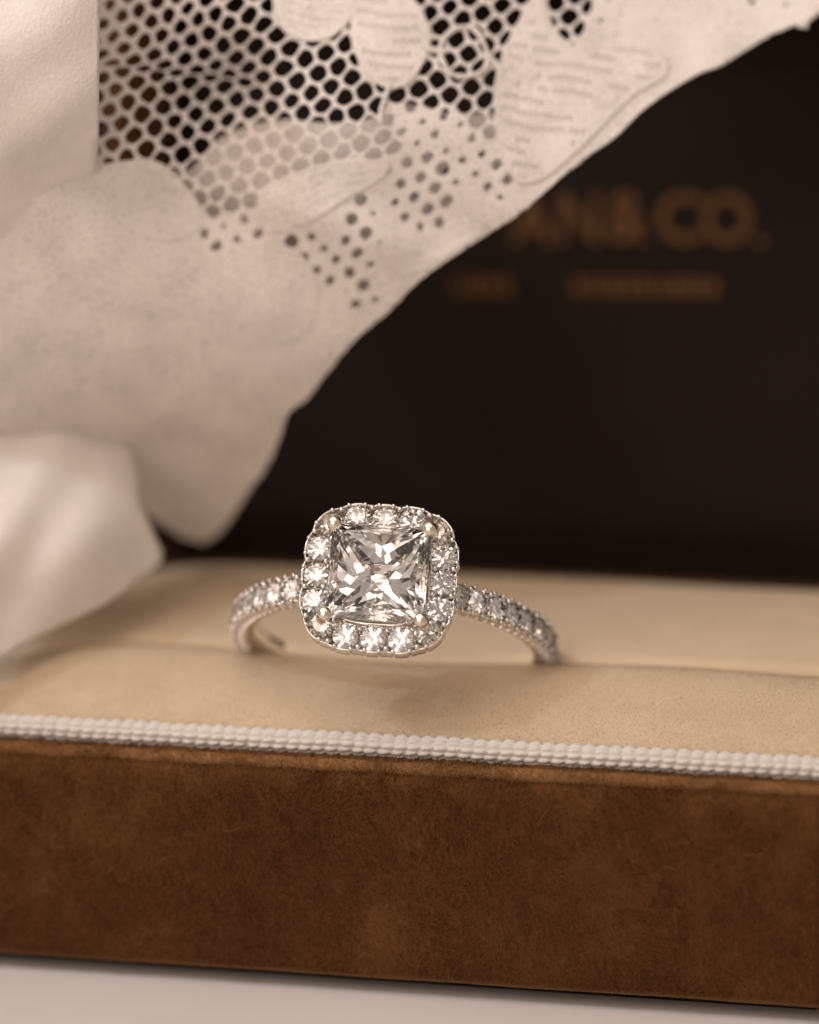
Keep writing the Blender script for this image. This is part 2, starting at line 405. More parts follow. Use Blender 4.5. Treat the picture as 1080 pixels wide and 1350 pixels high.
# nap of the front cushion
n = 190000
t = rng.random(n) ** 1.25 * 0.62 + 0.07
kk = t * (len(Pf) - 1); k0 = kk.astype(int); f = (kk - k0)[:, None]
pp = Pf[k0] * (1 - f) + Pf[k0 + 1] * f; tg = Pf[k0 + 1] - Pf[k0]; tg /= np.linalg.norm(tg, axis=1)[:, None]
X = rng.uniform(BX0 + 2.4, BX1 - 2.4, n); Y = pp[:, 0]; Z = pp[:, 1].copy()
e = np.clip((-X - 19.5) / 12.0, 0, 1); Z -= 2.2 * e ** 2.4 * np.clip((Z - 13) / 4, 0, 1)
Z += 0.25 * (vnoise(X * 0.12 + 30, Y * 0.15 + 30, 2) - 0.5) * np.clip((Z - 14) / 2, 0, 1)
Z -= 0.55 * np.exp(-((X + 2.5) / 8.5) ** 2) * np.exp(-((Y - 15) / 3.2) ** 2) * np.clip((Z - 15) / 2, 0, 1)
nn = np.c_[np.zeros(n), -tg[:, 1], tg[:, 0]]
fibres('cushion_nap', np.c_[X, Y, Z], nn, 0.13, 0.015, np.c_[(vnoise(X * .6 + 60, Y * .6 + 60, 21) - .5) * 0.8, -0.3 * np.ones(n), np.zeros(n)], M_creamnap, fc, spread=0.3)

# lid, standing open behind the cushion
LT = math.radians(7)                                   # leans back
LY, LZ, LD, LL = 43.6, 13.0, 13.0, 49.0
def lidp(x, y, z):                                     # y depth into the lid, z along its length
    x, y, z = np.broadcast_arrays(np.asarray(x, float), y, z)
    return np.stack([x, LY + y * math.cos(LT) + z * math.sin(LT), LZ - y * math.sin(LT) + z * math.cos(LT)], -1)
def rrect(x0, x1, z0, z1, r, n=6):
    P = []
    for cx_, cz_, a0 in ((x1 - r, z0 + r, -90), (x1 - r, z1 - r, 0), (x0 + r, z1 - r, 90), (x0 + r, z0 + r, 180)):
        for k in range(n + 1):
            a = math.radians(a0 + 90 * k / n); P.append((cx_ + r * math.cos(a), cz_ + r * math.sin(a)))
    return np.array(P)
loops = []
for ins, y in ((0.9, 0.9), (0.25, 0.15), (0.5, -0.0), (0, 0.5), (0, 6), (0, 12), (0.3, 12.7), (1.2, 13.0)):
    pass
lp = [(1.6, 11.5), (1.6, 1.2), (1.3, 0.25), (0.8, 0.0), (0.25, 0.25), (0, 0.9), (0, 11.6), (0.4, 12.6), (1.6, 13.0)]
for ins, y in lp:
    P = rrect(BX0 + ins, BX1 - ins, 0 + ins, LL - ins, 3.6 - min(ins, 2))
    loops.append(lidp(P[:, 0], y, P[:, 1]))
k = len(loops[0])
lid = mesh('lid', np.vstack(loops), grid_faces(len(lp), k, False, True) + [tuple((len(lp) - 1) * k + i for i in range(k))], M_velvet, box, label='open lid with dark lining and gold lettering')
xs = np.linspace(BX0 + 1.4, BX1 - 1.4, 60); zs = np.linspace(1.4, LL - 1.4, 40)
XX, ZZ = np.meshgrid(xs, zs, indexing='ij')
edge = np.minimum.reduce([XX - xs[0], xs[-1] - XX, ZZ - zs[0], zs[-1] - ZZ])
YY = 10.8 - 1.6 * sm(0, 5, edge) + 0.15 * (vnoise(XX * .2 + 9, ZZ * .2 + 9, 6) - .5)
lining = mesh('lid_lining', lidp(XX, YY, ZZ).reshape(-1, 3), grid_faces(60, 40), M_lining, lid)
hinge_v, hinge_f = tube([(-18, 43.3, 14.7), (18, 43.3, 14.7)], 0.45, 10)
mesh('hinge', hinge_v, hinge_f, M_gold, box)

# lettering on the lining: placed in lid coordinates
def lidxy(px, py):
    """lid coordinates of the lining under a photograph point"""
    d = at(px, py, 50.0) - EYE; nrm = np.array([0, math.cos(LT), -math.sin(LT)])
    o = lidp(0, 9.0, 0); t = ((o - EYE) @ nrm) / (d @ nrm); p = EYE + d * t
    return p[0], (p[2] - LZ + 9.0 * math.sin(LT)) / math.cos(LT)
def glyph(name, body, x, z, h, parent=lining, bold=0.0, width=None):
    cu = bpy.data.curves.new('glyph', 'FONT'); cu.body = body; cu.size = 1.0; cu.extrude = 0.0; cu.offset = bold; cu.resolution_u = 4
    to = bpy.data.objects.new('glyph', cu); C.objects.link(to)
    me = bpy.data.meshes.new_from_object(to); bpy.data.objects.remove(to)
    vv = np.array([v.co[:] for v in me.vertices]); ff = [tuple(p.vertices) for p in me.polygons]
    lo_, hi_ = vv.min(0), vv.max(0); sc_ = h / (hi_[1] - lo_[1]); wsc = sc_ if width is None else width / (hi_[0] - lo_[0])
    gx = (vv[:, 0] - (lo_[0] + hi_[0]) / 2) * wsc + x; gz = (vv[:, 1] - (lo_[1] + hi_[1]) / 2) * sc_ + z
    top = lidp(gx, 8.95, gz); bot = lidp(gx, 9.3, gz); n0 = len(vv)
    from collections import Counter
    cnt = Counter(); 
    for f_ in ff:
        for a_, b_ in zip(f_, f_[1:] + f_[:1]): cnt[(a_, b_)] += 1
    side = [(b_, a_, a_ + n0, b_ + n0) for (a_, b_) in cnt if (b_, a_) not in cnt]
    return mesh(name, np.vstack([top, bot]), ff + side, M_gold, parent, smooth=False)
for ch, px, py, wd in (('A', 702, 290, 3.3), ('N', 764, 287, 3.0), ('&', 828, 286, 3.1), ('C', 897, 287, 3.4), ('O', 959, 288, 3.6), ('.', 1003, 318, 0.7)):
    x_, z_ = lidxy(px, py); glyph('letter', ch, x_, z_, 3.7 if ch != '.' else 0.7, bold=0.012, width=wd)
# small second line, its strokes too blurred to read: short foil strokes
xx = 600.0
r2 = random.Random(4)
bars = []
while xx < 942:
    wpx = r2.choice((6, 9, 12)); 
    if not 660 < xx < 740:
        x_, z_ = lidxy(xx + wpx / 2, 377 + (xx - 600) * 0.006)
        w_ = wpx / 18.5 / 2; h_ = 0.62
        g = []
        for yy in (8.95, 9.3):
            for sx, sz in ((-1, -1), (1, -1), (1, 1), (-1, 1)): g.append(lidp(x_ + sx * w_, yy, z_ + sz * h_))
        bars.append((np.array(g), [(0, 1, 2, 3), (0, 4, 5, 1), (1, 5, 6, 2), (2, 6, 7, 3), (3, 7, 4, 0)]))
    xx += wpx + r2.choice((4, 4, 5, 7))
V, F = join(bars); mesh('small_lettering', V, F, M_gold, lining, smooth=False, kind='stuff')

# ------------------------------------------------------------------ ring
d = -FWD * math.cos(math.radians(20)) + UP * math.sin(math.radians(20))
d = d * math.cos(math.radians(4.3)) - RIGHT * math.sin(math.radians(4.3)); d /= np.linalg.norm(d)
ra = math.radians(-5.8)
xr = RIGHT * math.cos(ra) + UP * math.sin(ra); xr -= d * (xr @ d); xr /= np.linalg.norm(xr)
yr = np.cross(d, xr)
HZ = 11.9                                              # height of the halo above the ring's centre
halo_c = at(500.0, 762.0, 0.0); rc = halo_c - d * HZ
RM = Matrix.Identity(4)
for i in range(3):
    RM[i][0], RM[i][1], RM[i][2], RM[i][3] = xr[i], yr[i], d[i], rc[i] * S
ring = empty('diamond_ring', (0, 0, 0), 'white gold ring with square diamond in a diamond halo, pushed into the cream cushion slot', 'ring', matrix=RM)
ORG[ring.name] = np.zeros(3)

def convex(planes, size):
    """solid cut out of a cube by half-spaces (point, outward normal), mm"""
    bm = bmesh.new(); bmesh.ops.create_cube(bm, size=size * 2)
    for p, nrm in planes:
        g = bm.verts[:] + bm.edges[:] + bm.faces[:]
        r = bmesh.ops.bisect_plane(bm, geom=g, dist=1e-5, plane_co=p, plane_no=nrm, clear_outer=True)
        e = [x for x in r['geom_cut'] if isinstance(x, bmesh.types.BMEdge)]
        if e: bmesh.ops.contextual_create(bm, geom=e)
    bmesh.ops.remove_doubles(bm, verts=bm.verts, dist=1e-4)
    bmesh.ops.dissolve_degenerate(bm, dist=1e-4, edges=bm.edges)
    bmesh.ops.recalc_face_normals(bm, faces=bm.faces)
    V = np.array([v.co[:] for v in bm.verts]); idx = {v: i for i, v in enumerate(bm.verts)}
    F = [tuple(idx[v] for v in f.verts) for f in bm.faces]; bm.free(); return V, F
def pl(az, tilt, pt_r, pt_z, daz=0, up=True):
    """plane through the point at radius pt_r, height pt_z on azimuth az; its normal turned by daz, leaning tilt from the vertical"""
    a, b, t = math.radians(az), math.radians(az + daz), math.radians(tilt)
    return ((pt_r * math.cos(a), pt_r * math.sin(a), pt_z), (math.sin(t) * math.cos(b), math.sin(t) * math.sin(b), math.cos(t) if up else -math.cos(t)))

def princess(h):
    """square step-chevron stone: facets fan out from the four corners, girdle at z = 0"""
    V, F = [], []
    def v(x, y, z, q):
        c_, s_ = ((1, 0), (0, 1), (-1, 0), (0, -1))[q]; V.append((x * c_ - y * s_, x * s_ + y * c_, z)); return len(V) - 1
    cu = v(0, 0, KC, 0)
    G0 = [v(h, h, -0.10, q) for q in range(4)]; G1 = [v(h, h, 0.04, q) for q in range(4)]
    T = [v(0.79 * h, 0.79 * h, 0.42, q) for q in range(4)]
    for q in range(4):
        p = (q + 3) % 4                                  # corners p and q bound side q
        K = [v(KR[i], 0, KZ[i], q) for i in range(len(KR))]
        F.append((G0[p], G0[q], G1[q], G1[p]))
        F.append((G0[q], G0[p], K[0]))
        for a_, b_ in zip(K, K[1:] + [cu]):
            F.append((G0[p], b_, a_)); F.append((G0[q], a_, b_))
        m = v(0.90 * h, 0, 0.27, q)
        F += [(G1[p], G1[q], m), (G1[q], T[q], m), (T[p], G1[p], m), (T[q], T[p], m)]
    F.append(tuple(T))
    bm = bmesh.new(); bv = [bm.verts.new(p) for p in V]
    for f_ in F: bm.faces.new([bv[i] for i in f_])
    bmesh.ops.remove_doubles(bm, verts=bm.verts, dist=1e-5); bmesh.ops.recalc_face_normals(bm, faces=bm.faces)
    bm.verts.index_update(); V = np.array([v_.co[:] for v_ in bm.verts]); F = [tuple(v_.index for v_ in f_.verts) for f_ in bm.faces]; bm.free()
    return V, F
KC = -3.72; KR, KZ = (2.55, 1.95, 1.3, 0.62), (-1.1, -2.0, -2.78, -3.38)
V, F = princess(3.14)
stone = mesh('center_diamond', V + np.array([0, 0, HZ + 1.0]), F, M_gem, ring, smooth=False, label='large square diamond held by four claws')

def brilliant(r):
    p = [((0, 0, 0.30 * r), (0, 0, 1))]
    for i in range(16):
        a = 22.5 * i; p.append(pl(a, 90, r, 0))
    for i in range(8):
        p.append(pl(45 * i, 33, r * 0.985, 0.04 * r)); p.append(pl(45 * i + 22.5, 40, r * 0.985, 0.04 * r))
        p.append(pl(45 * i, 41, r * 0.985, -0.03 * r, 0, False)); p.append(pl(45 * i + 22.5, 42.5, r * 0.985, -0.03 * r, 0, False))
        p.append(pl(45 * i + 22.5, 21, r * 0.64, 0.275 * r))
    return convex(p, r * 3)
def gem_mesh(name, r):
    V, F = brilliant(r); me = bpy.data.meshes.new(name); me.from_pydata((V * S).tolist(), [], F); me.materials.append(M_melee); return me
halo_me, shank_me = gem_mesh('halo_diamond', 0.80), gem_mesh('shank_diamond', 0.78)
def put(name, me, pos, zdir, spin):
    o = link(name, me, ring); z = Vector(zdir).normalized(); x = Vector((0, 1, 0)).cross(z)
    if x.length < 0.1: x = Vector((1, 0, 0))
    x.normalize(); y = z.cross(x); m = Matrix((x, y, z)).transposed().to_4x4() @ Matrix.Rotation(spin, 4, 'Z')
    m.translation = Vector(pos) * S; o.matrix_local = m; return o

# halo: superellipse through the stone centres
def super_path(a, p, n=720):
    t = np.linspace(0, 2 * math.pi, n, endpoint=False); c, s_ = np.cos(t), np.sin(t)
    r = a / (np.abs(c) ** p + np.abs(s_) ** p) ** (1 / p); return np.c_[r * c, r * s_]
HP = super_path(4.02, 3.7); hd = np.r_[0, np.cumsum(np.linalg.norm(np.diff(np.vstack([HP, HP[:1]]), axis=0), axis=1))]
def hpos(u):                                          # u in 0..1 round the halo
    u = (u % 1.0) * hd[-1]; return np.array([np.interp(u, hd, np.r_[HP[:, k], HP[0, k]]) for k in (0, 1)])
NH = 16
beads, posts = [], []
for i in range(NH):
    p = hpos(i / NH); put('halo_diamond', halo_me, (p[0], p[1], HZ - 0.06 + rng.normal(0, .03)), (rng.normal(0, .05) + 0.03 * p[0], rng.normal(0, .05) + 0.03 * p[1], 1), rng.random() * 3)
    for du, side in ((0.5, 1), (0.5, -1), (0.26, 1), (0.74, 1), (0.3, -1), (0.7, -1)):
        g = hpos((i + du) / NH); g2 = hpos((i + du + 0.02) / NH); tn = g2 - g; tn /= np.linalg.norm(tn); nm = np.array([tn[1], -tn[0]])
        off = (0.62 if du == 0.5 else 0.80) * side * (1 if side > 0 else 0.92)
        b = g + nm * off; r_ = 0.185 if du == 0.5 else 0.15
        beads.append(ball((b[0], b[1], HZ + 0.06), r_, 9, 6)); posts.append(tube([(b[0], b[1], HZ - 0.9), (b[0], b[1], HZ + 0.04)], r_ * 0.85, 8))
# halo gallery: scalloped outer wall, floor, inner wall
nH = 640; u = np.arange(nH) / nH
ctr = np.array([hpos(a_) for a_ in u]); tn = np.roll(ctr, -1, 0) - np.roll(ctr, 1, 0); tn /= np.linalg.norm(tn, axis=1)[:, None]; nm = np.c_[tn[:, 1], -tn[:, 0]]
sca = np.abs(np.cos(u * NH * math.pi))                # 1 at the stones, 0 between
rings = []
for off, z, k_ in ((-0.92, -1.5, 0), (0.55, -1.5, 0), (0.80, -1.1, .1), (0.84, -0.5, .12), (0.84, -0.08, .13), (0.80, -0.02, .13), (0.74, -0.06, .12), (0.72, -0.75, .1), (-0.70, -0.75, -.08), (-0.72, -0.08, -.1), (-0.78, -0.03, -.1), (-0.86, -0.08, -.1), (-0.92, -1.0, 0)):
    o_ = off + k_ * (sca - 0.3) if k_ >= 0 else off + k_ * (sca - 0.3)
    zz = HZ + z + (0.05 * (sca - .5) if z > -0.3 else 0)
    rings.append(np.c_[ctr + nm * np.asarray(o_).reshape(-1, 1), np.broadcast_to(zz, nH)])
V = np.vstack(rings); mesh('halo_setting', V, [(a_, d_, c_, b_) for a_, b_, c_, d_ in grid_faces(len(rings), nH, True, True)], M_metal, ring)

# shank: plain band below, channel with scalloped rails where the stones sit
TH0, DTH, NS = 27.5, 8.15, 10
nA, RI, RG = 720, 9.15, 10.5
th = np.linspace(0, 2 * math.pi, nA, endpoint=False)          # 0 at the head
adeg = np.degrees(np.minimum(th, 2 * math.pi - th))
inst = sm(TH0 - 6, TH0 - 4, adeg) * (1 - sm(TH0 + DTH * NS - 5, TH0 + DTH * NS - 3, adeg))   # 1 along the stones
sc2 = np.abs(np.cos((adeg - TH0) / DTH * math.pi)) * inst
taper = 1 - 0.12 * sm(40, 180, adeg)
rows = []
for y_, rr_, kind_ in ((-.62, RI, 0), (-.82, RI + .25, 0), (-.86, RI + .8, 1), (-.84, 10.3, 2), (-.74, 10.42, 2), (-.66, 10.3, 3), (-.60, 9.75, 4), (0, 9.7, 4), (.60, 9.75, 4), (.66, 10.3, 3), (.74, 10.42, 2), (.84, 10.3, 2), (.86, RI + .8, 1), (.82, RI + .25, 0), (.62, RI, 0), (0, RI - .06, 0)):
    R_ = np.full(nA, rr_)
    if kind_ == 4: R_ = R_ * inst + (9.5 + 0.95 * sm(26, 40, adeg)) * (1 - inst)
    if kind_ in (2, 3): R_ = R_ - 0.75 * (1 - sm(18, 27, adeg))
    if kind_ in (2, 3): R_ = R_ - 0.22 * (1 - sc2) * inst
    Y_ = y_ * taper + (np.sign(y_) * 0.07 * (sc2 - .3) * inst if kind_ in (1, 2) else 0)
    rows.append(np.c_[R_ * np.sin(th), np.broadcast_to(Y_, nA), R_ * np.cos(th)])
V = np.vstack(rows); mesh('shank', V, [(a_, d_, c_, b_) for a_, b_, c_, d_ in grid_faces(len(rows), nA, True, True)], M_metal, ring)
for sg in (-1, 1):
    for i in range(NS):
        a_ = math.radians(TH0 + DTH * i) * sg; zd = (math.sin(a_) + rng.normal(0, .04), rng.normal(0, .05), math.cos(a_))
        put('shank_diamond', shank_me, (RG * math.sin(a_), 0, RG * math.cos(a_)), zd, rng.random() * 3)
        for dth in (0.5, 0.25, 0.75):
            if i == NS - 1 and dth > .4: continue
            b_ = math.radians(TH0 + DTH * (i + dth)) * sg
            for ys in (-1, 1):
                yo = 0.64 if dth == 0.5 else 0.86; r_ = .18 if dth == .5 else .135
                Rb = 10.62 if dth == .5 else 10.50
                beads.append(ball((Rb * math.sin(b_), ys * yo, Rb * math.cos(b_)), r_, 9, 6))
                posts.append(tube([(9.7 * math.sin(b_), ys * yo, 9.7 * math.cos(b_)), (Rb * math.sin(b_), ys * yo, Rb * math.cos(b_))], r_ * .9, 8))
V, F = join(beads + posts); mesh('bead_prongs', V, F, M_metal, ring, kind='stuff')
# claws of the centre stone
for sx in (-1, 1):
    for sy in (-1, 1):
        path = spline([(sx * 1.2, sy * .7, HZ - 2.8), (sx * 2.2, sy * 1.9, HZ - 1.7), (sx * 2.95, sy * 2.75, HZ - .4), (sx * 3.22, sy * 3.22, HZ + .7), (sx * 3.14, sy * 3.14, HZ + 1.25)], 14)
        a_ = tube(path, np.linspace(.42, .34, 14), 10); b_ = ball((sx * 3.02, sy * 3.02, HZ + 1.38), .47, 14, 10, (1, 1, .72))
        V, F = join([a_, b_]); mesh('prong', V, F, M_claw, ring)
# basket rail under the centre stone
bp = super_path(2.75, 4, 80); V, F = tube(np.c_[bp, np.full(80, HZ - .95)], .28, 8, True); mesh('basket_rail', V, F, M_metal, ring)

# ------------------------------------------------------------------ lace
lace = empty('lace_cloth', at(300.0, 400.0, 8.0), 'ivory floral lace draped over the open lid and the left end of the cushion', 'lace')

def sdist(poly, X, Y):
    """signed distance to a polygon, positive inside"""
    P = np.asarray(poly, float); Q = np.roll(P, -1, 0); X = np.ravel(X); Y = np.ravel(Y)
    d2 = np.full(len(X), 1e18); inside = np.zeros(len(X), bool)
    for (ax, ay), (bx, by) in zip(P, Q):
        ex, ey = bx - ax, by - ay; t = np.clip(((X - ax) * ex + (Y - ay) * ey) / (ex * ex + ey * ey + 1e-9), 0, 1)
        d2 = np.minimum(d2, (X - ax - t * ex) ** 2 + (Y - ay - t * ey) ** 2)
        c = ((ay > Y) != (by > Y)); inside ^= c & (X < (bx - ax) * (Y - ay) / ((by - ay) if by != ay else 1e-9) + ax)
    return np.where(inside, 1, -1) * np.sqrt(d2)

dA = TPS([(420, 140, 7), (150, 20, 9), (150, 210, 7.5), (300, 95, 11), (300, 40, 8.5), (560, 60, 8), (690, 100, 8.5), (820, 60, 10), (1000, 20, 12), (1080, -60, 15), (700, 250, 8), (560, 350, 10),
          (420, 480, 13), (380, 545, 17), (300, 640, 26), (270, 712, 32), (190, 640, 26), (250, 400, 11), (100, 400, 9.5), (0, 300, 8), (-150, 0, 10), (-100, 500, 11),
          (300, -130, 16), (700, -130, 18), (300, -260, 34), (800, -260, 36), (1150, -200, 34), (-150, -260, 34), (150, 520, 15)])
fold = lambda x, y: 0.9 * np.sin((x * 0.8 - y * 0.55) / 46 + 1.2 * np.sin(y / 90)) * sm(215, 300, y + 0.15 * (300 - x))
depthA = lambda x, y: 2.2 + dA(x, y) + fold(x, y) + 0.25 * (vnoise(x / 45 + 60, y / 45 + 60, 41) - 0.5)
edge = [(1330, -190), (1080, 15), (1050, 32), (1010, 48), (985, 62), (948, 86), (920, 98), (880, 122), (845, 148), (815, 178), (790, 196), (758, 216), (722, 250), (690, 276), (655, 300), (610, 330), (560, 364), (520, 400), (480, 436), (440, 478),
        (405, 520), (380, 545), (368, 580), (345, 620), (318, 664), (292, 700), (270, 716), (240, 708), (200, 682), (150, 640), (60, 604), (-60, 600), (-260, 560), (-260, -300), (1330, -300)]
cut = spline(edge[:27], 220); SIL = [tuple(p) for p in cut] + edge[27:]

PET1 = [(360, -30), (362, 12), (375, 38), (402, 52), (432, 50), (456, 30), (470, -2), (474, -30)]
PET2 = [(470, -30), (464, 12), (466, 55), (476, 84), (494, 106), (516, 116), (540, 106), (558, 80), (566, 48), (556, 16), (538, -8), (530, -30)]
PET4 = [(712, -10), (690, 22), (668, 60), (656, 105), (655, 160), (664, 205), (684, 240), (720, 232), (770, 190), (830, 130), (880, 95), (860, 60), (800, 55), (760, 70), (728, 40)]
PET6 = [(338, 292), (345, 262), (375, 236), (420, 220), (470, 211), (512, 216), (496, 238), (455, 262), (405, 292), (360, 304)]
NETP = [(120, -300), (120, 206), (165, 214), (210, 214), (235, 240), (262, 264), (286, 286), (332, 278), (345, 262), (372, 238), (420, 220), (470, 210), (520, 200), (560, 176), (600, 172), (640, 200), (668, 236), (660, 190), (652, 150), (655, 105), (668, 60), (690, 22), (712, -10), (716, -300)]
NET2 = [(722, -300), (722, 8), (738, 40), (750, 58), (764, 40), (778, -10), (790, -300)]
LOOPC = (612, 70)
HOLES = [([(520, 200), (560, 190), (608, 205), (612, 262), (575, 298), (530, 295), (505, 258)], .56), ([(455, 240), (496, 252), (506, 330), (500, 402), (460, 404), (448, 330)], .50), ([(255, 292), (350, 280), (362, 325), (275, 334)], .48),
         ([(355, 298), (400, 292), (452, 340), (440, 388), (395, 368)], .56), ([(612, 176), (655, 184), (674, 250), (640, 272), (608, 225)], .46), ([(510, 140), (600, 148), (615, 180), (540, 195)], .34), ([(560, 300), (640, 280), (650, 300), (560, 350), (520, 360)], .30), ([(690, 150), (760, 120), (800, 140), (740, 190), (690, 210)], .24), ([(985, -30), (1050, -30), (1040, 18), (990, 22)], .25)]

def warp(x, y):                                     # where the fold at the upper left squeezes the net
    wx = 1 - sm(290, 400, x)
    yf = 86 + (x - 140) * 0.10
    t = y - yf; up = t < 0; a = np.abs(t)
    t2 = np.where(up, a - 13 * (1 - np.exp(-a / 15.0)), a - 7 * (1 - np.exp(-a / 10.0)))
    tt = np.where(up, -t2, t2)
    return x - wx * np.where(up, 0.12 * (x - 250) * np.clip(a / 60, 0, 1), 0), yf + tt * wx + t * (1 - wx)

def near_cells(X, Y, e1, e2, o, jit, seed, k=1.5):
    """distance to the rim of the jittered lattice cell at each point (rounded corners), and its number"""
    e1, e2, o = (np.array(v, float) for v in (e1, e2, o))
    Mi = np.linalg.inv(np.stack([e1, e2], 1)); p = np.stack([X - o[0], Y - o[1]])
    ij = np.rint(np.tensordot(Mi, p, 1)).astype(int)
    D, ID = [], []
    for di in range(-2, 3):
        for dj in range(-2, 3):
            if abs(di + dj) > 2: continue
            i, j = ij[0] + di, ij[1] + dj
            jx = vnoise(i * 7.13 + 400, j * 5.77 + 400, seed) - .5; jy = vnoise(i * 3.37 + 900, j * 9.11 + 900, seed + 1) - .5
            cx_ = o[0] + i * e1[0] + j * e2[0] + jit * jx; cy_ = o[1] + i * e1[1] + j * e2[1] + jit * jy
            D.append(np.hypot(X - cx_, Y - cy_)); ID.append(i * 1009 + j)
    D = np.stack(D); ID = np.stack(ID); m = D.argmin(0)
    d1 = np.take_along_axis(D, m[None], 0)[0]; idn = np.take_along_axis(ID, m[None], 0)[0]
    np.put_along_axis(D, m[None], 1e6, 0)
    half = (D - d1[None]) / 2                                   # to each neighbour's border
    mn = half.min(0); sd = mn - k * np.log(np.exp(-(half - mn[None]) / k).sum(0))
    return sd, idn

def iso_sheet(name, X, Y, f, depth, mat, parent, thick, xf=None, kind=None, label=None):
    """a cloth mesh covering the part of the grid where f > 0, its rims cut smoothly between grid points"""
    nu, nv = X.shape; idx = np.arange(nu * nv).reshape(nu, nv)
    P = np.stack([X.ravel(), Y.ravel()], 1); ff = f.ravel()
    extra, emap, F = [], {}, []
    q = np.stack([idx[:-1, :-1], idx[1:, :-1], idx[1:, 1:], idx[:-1, 1:]], -1).reshape(-1, 4)
    ins = ff[q] > 0; full = ins.all(1); part = q[ins.any(1) & ~full]
    def cutp(a, b):
        key = (a, b) if a < b else (b, a)
        if key not in emap:
            t = ff[a] / (ff[a] - ff[b]); t = min(max(t, 0.03), 0.97)
            emap[key] = nu * nv + len(extra); extra.append(P[a] + t * (P[b] - P[a]))
        return emap[key]
    for qd in part.tolist():
        pts = []
        for k_ in range(4):
            a_, b_ = qd[k_], qd[(k_ + 1) % 4]
            if ff[a_] > 0: pts.append(a_)
            if (ff[a_] > 0) != (ff[b_] > 0): pts.append(cutp(a_, b_))
        if len(pts) >= 3: F.append(tuple(pts))
    F += [tuple(t_) for t_ in q[full].tolist()]
    A = np.vstack([P, np.array(extra).reshape(-1, 2)])
    used = np.unique(np.concatenate([np.fromiter((i for t_ in F for i in t_), int)])); rm = np.full(len(A), -1); rm[used] = np.arange(len(used))
    A = A[used]; F = [tuple(int(rm[i]) for i in t_) for t_ in F]
    if xf: A = np.stack(xf(A[:, 0], A[:, 1]), 1)
    o = mesh(name, at(A[:, 0], A[:, 1], depth(A[:, 0], A[:, 1])), F, mat, parent, kind=kind, label=label)
    if thick:
        md = o.modifiers.new('thick', 'SOLIDIFY'); md.thickness = thick * S; md.offset = 0
    return o

st = 2.7
GX, GY = np.meshgrid(np.arange(-150, 1190, st), np.arange(-190, 730, st), indexing='ij')
WX, WY = warp(GX, GY)                                           # where each grid point lands once the fold has squeezed the net
rim_d, cid = near_cells(GX, GY, (27, -10), (17, 17), (400, 150), 8.0, 1)
def SD(poly): return sdist(poly, WX, WY).reshape(GX.shape)
hsh = ((cid * 7919) % 1013) / 1013.0                            # one random number per cell
dn = np.maximum(SD(NETP), SD(NET2))
wth = np.where(dn > 0, 1.7, 1.7 + np.clip(-dn, 0, 26) * 0.30)   # thread width: the holes close little by little outside the net
wth = wth + 1.5 * (1 - sm(140, 200, WX)) + 1.0 * (1 - sm(60, 110, WY)) * (1 - sm(230, 340, WX))
mot = vnoise(WX / 46 + 30, WY / 46 + 30, 83)
wth = np.where(dn < -6, np.maximum(wth, 6.6 + 6.0 * sm(0.25, 0.62, mot) + 1.5 * hsh + 10 * sm(230, 60, WX) * sm(230, 290, WY) + 4 * sm(420, 520, WY)), wth)
for poly, v in HOLES:
    g_ = sm(-10, 6, SD(poly)); wth = wth * (1 - g_) + g_ * (8.2 - 8.0 * v + 3.6 * hsh)
for poly in (PET1, PET2, PET4, PET6): wth = wth + 16 * sm(-5, 2, SD(poly))
wth = wth + 0.5 * (vnoise(GX / 7 + 30, GY / 7 + 30, 84) - .5)
fld = wth - rim_d
iso_sheet('net', GX, GY, np.minimum(fld, SD(SIL)), depthA, M_lace, lace, 0.11, warp, kind='stuff')

def petal(name, poly, rows, rot, pres, dash=(1.5, 4.6), pitch=7.4, lift=0.16, rad=0.06, rim=None, seed=5, label=None):
    P = np.array(poly, float); Pc = spline(np.vstack([P, P[:1]]), 120)[:-1]
    x0, y0 = Pc.min(0) - 3; x1, y1 = Pc.max(0) + 3
    X, Y = np.meshgrid(np.arange(x0, x1, 1.25), np.arange(y0, y1, 1.25), indexing='ij')
    sd = sdist(Pc, X, Y).reshape(X.shape); ca, sa = math.cos(rot), math.sin(rot)
    U = X * ca + Y * sa; Vv = -X * sa + Y * ca + 2.2 * np.sin(U / 17) + 3.0 * (vnoise(U / 30 + 50, Y / 30 + 50, seed) - .5)
    r_ = np.floor(Vv / rows); du = (U + r_ * 3.1) / pitch; c_ = np.floor(du)
    ux = (du - c_ - .5) * pitch; vy = (Vv / rows - r_ - .5) * rows + 2.5 * (vnoise(c_ * 3.3 + 500, r_ * 5.1 + 500, seed) - .5)
    ok = (vnoise(c_ * 0.31 + 500, r_ * 0.8 + 500, seed + 3) * .75 + vnoise(c_ * 9.3 + 500, r_ * 7.7 + 500, seed + 4) * .25) > pres
    hole = (1 - np.sqrt((ux / dash[0]) ** 2 + (vy / dash[1]) ** 2)) * dash[0]
    hole = np.where(ok & (sd > 8), hole, -3)
    o = iso_sheet(name, X, Y, np.minimum(sd, -hole), lambda x, y: depthA(x, y) - lift, M_lace, lace, 0.08, label=label)
    R_ = Pc if rim is None else Pc[rim[0]:rim[1]]
    V, F = tube(at(R_[:, 0], R_[:, 1], depthA(R_[:, 0], R_[:, 1]) - lift), rad, 8, rim is None)
    mesh('outline_cord', V, F, M_lace, o); return o
petal('lace_petal', PET1, 11, .2, .45, dash=(1.1, 2.2), pitch=6)
petal('lace_petal', PET2, 17, .12, .32)
petal('lace_petal', PET4, 17, .15, .44, rim=(0, 44))
petal('lace_petal', [(138, 216), (175, 211), (212, 216), (240, 242), (262, 272), (258, 305), (214, 318), (165, 300), (136, 258)], 9, .1, .3, dash=(1.1, 2.0), pitch=6.5, rim=(14, 62), lift=.1)
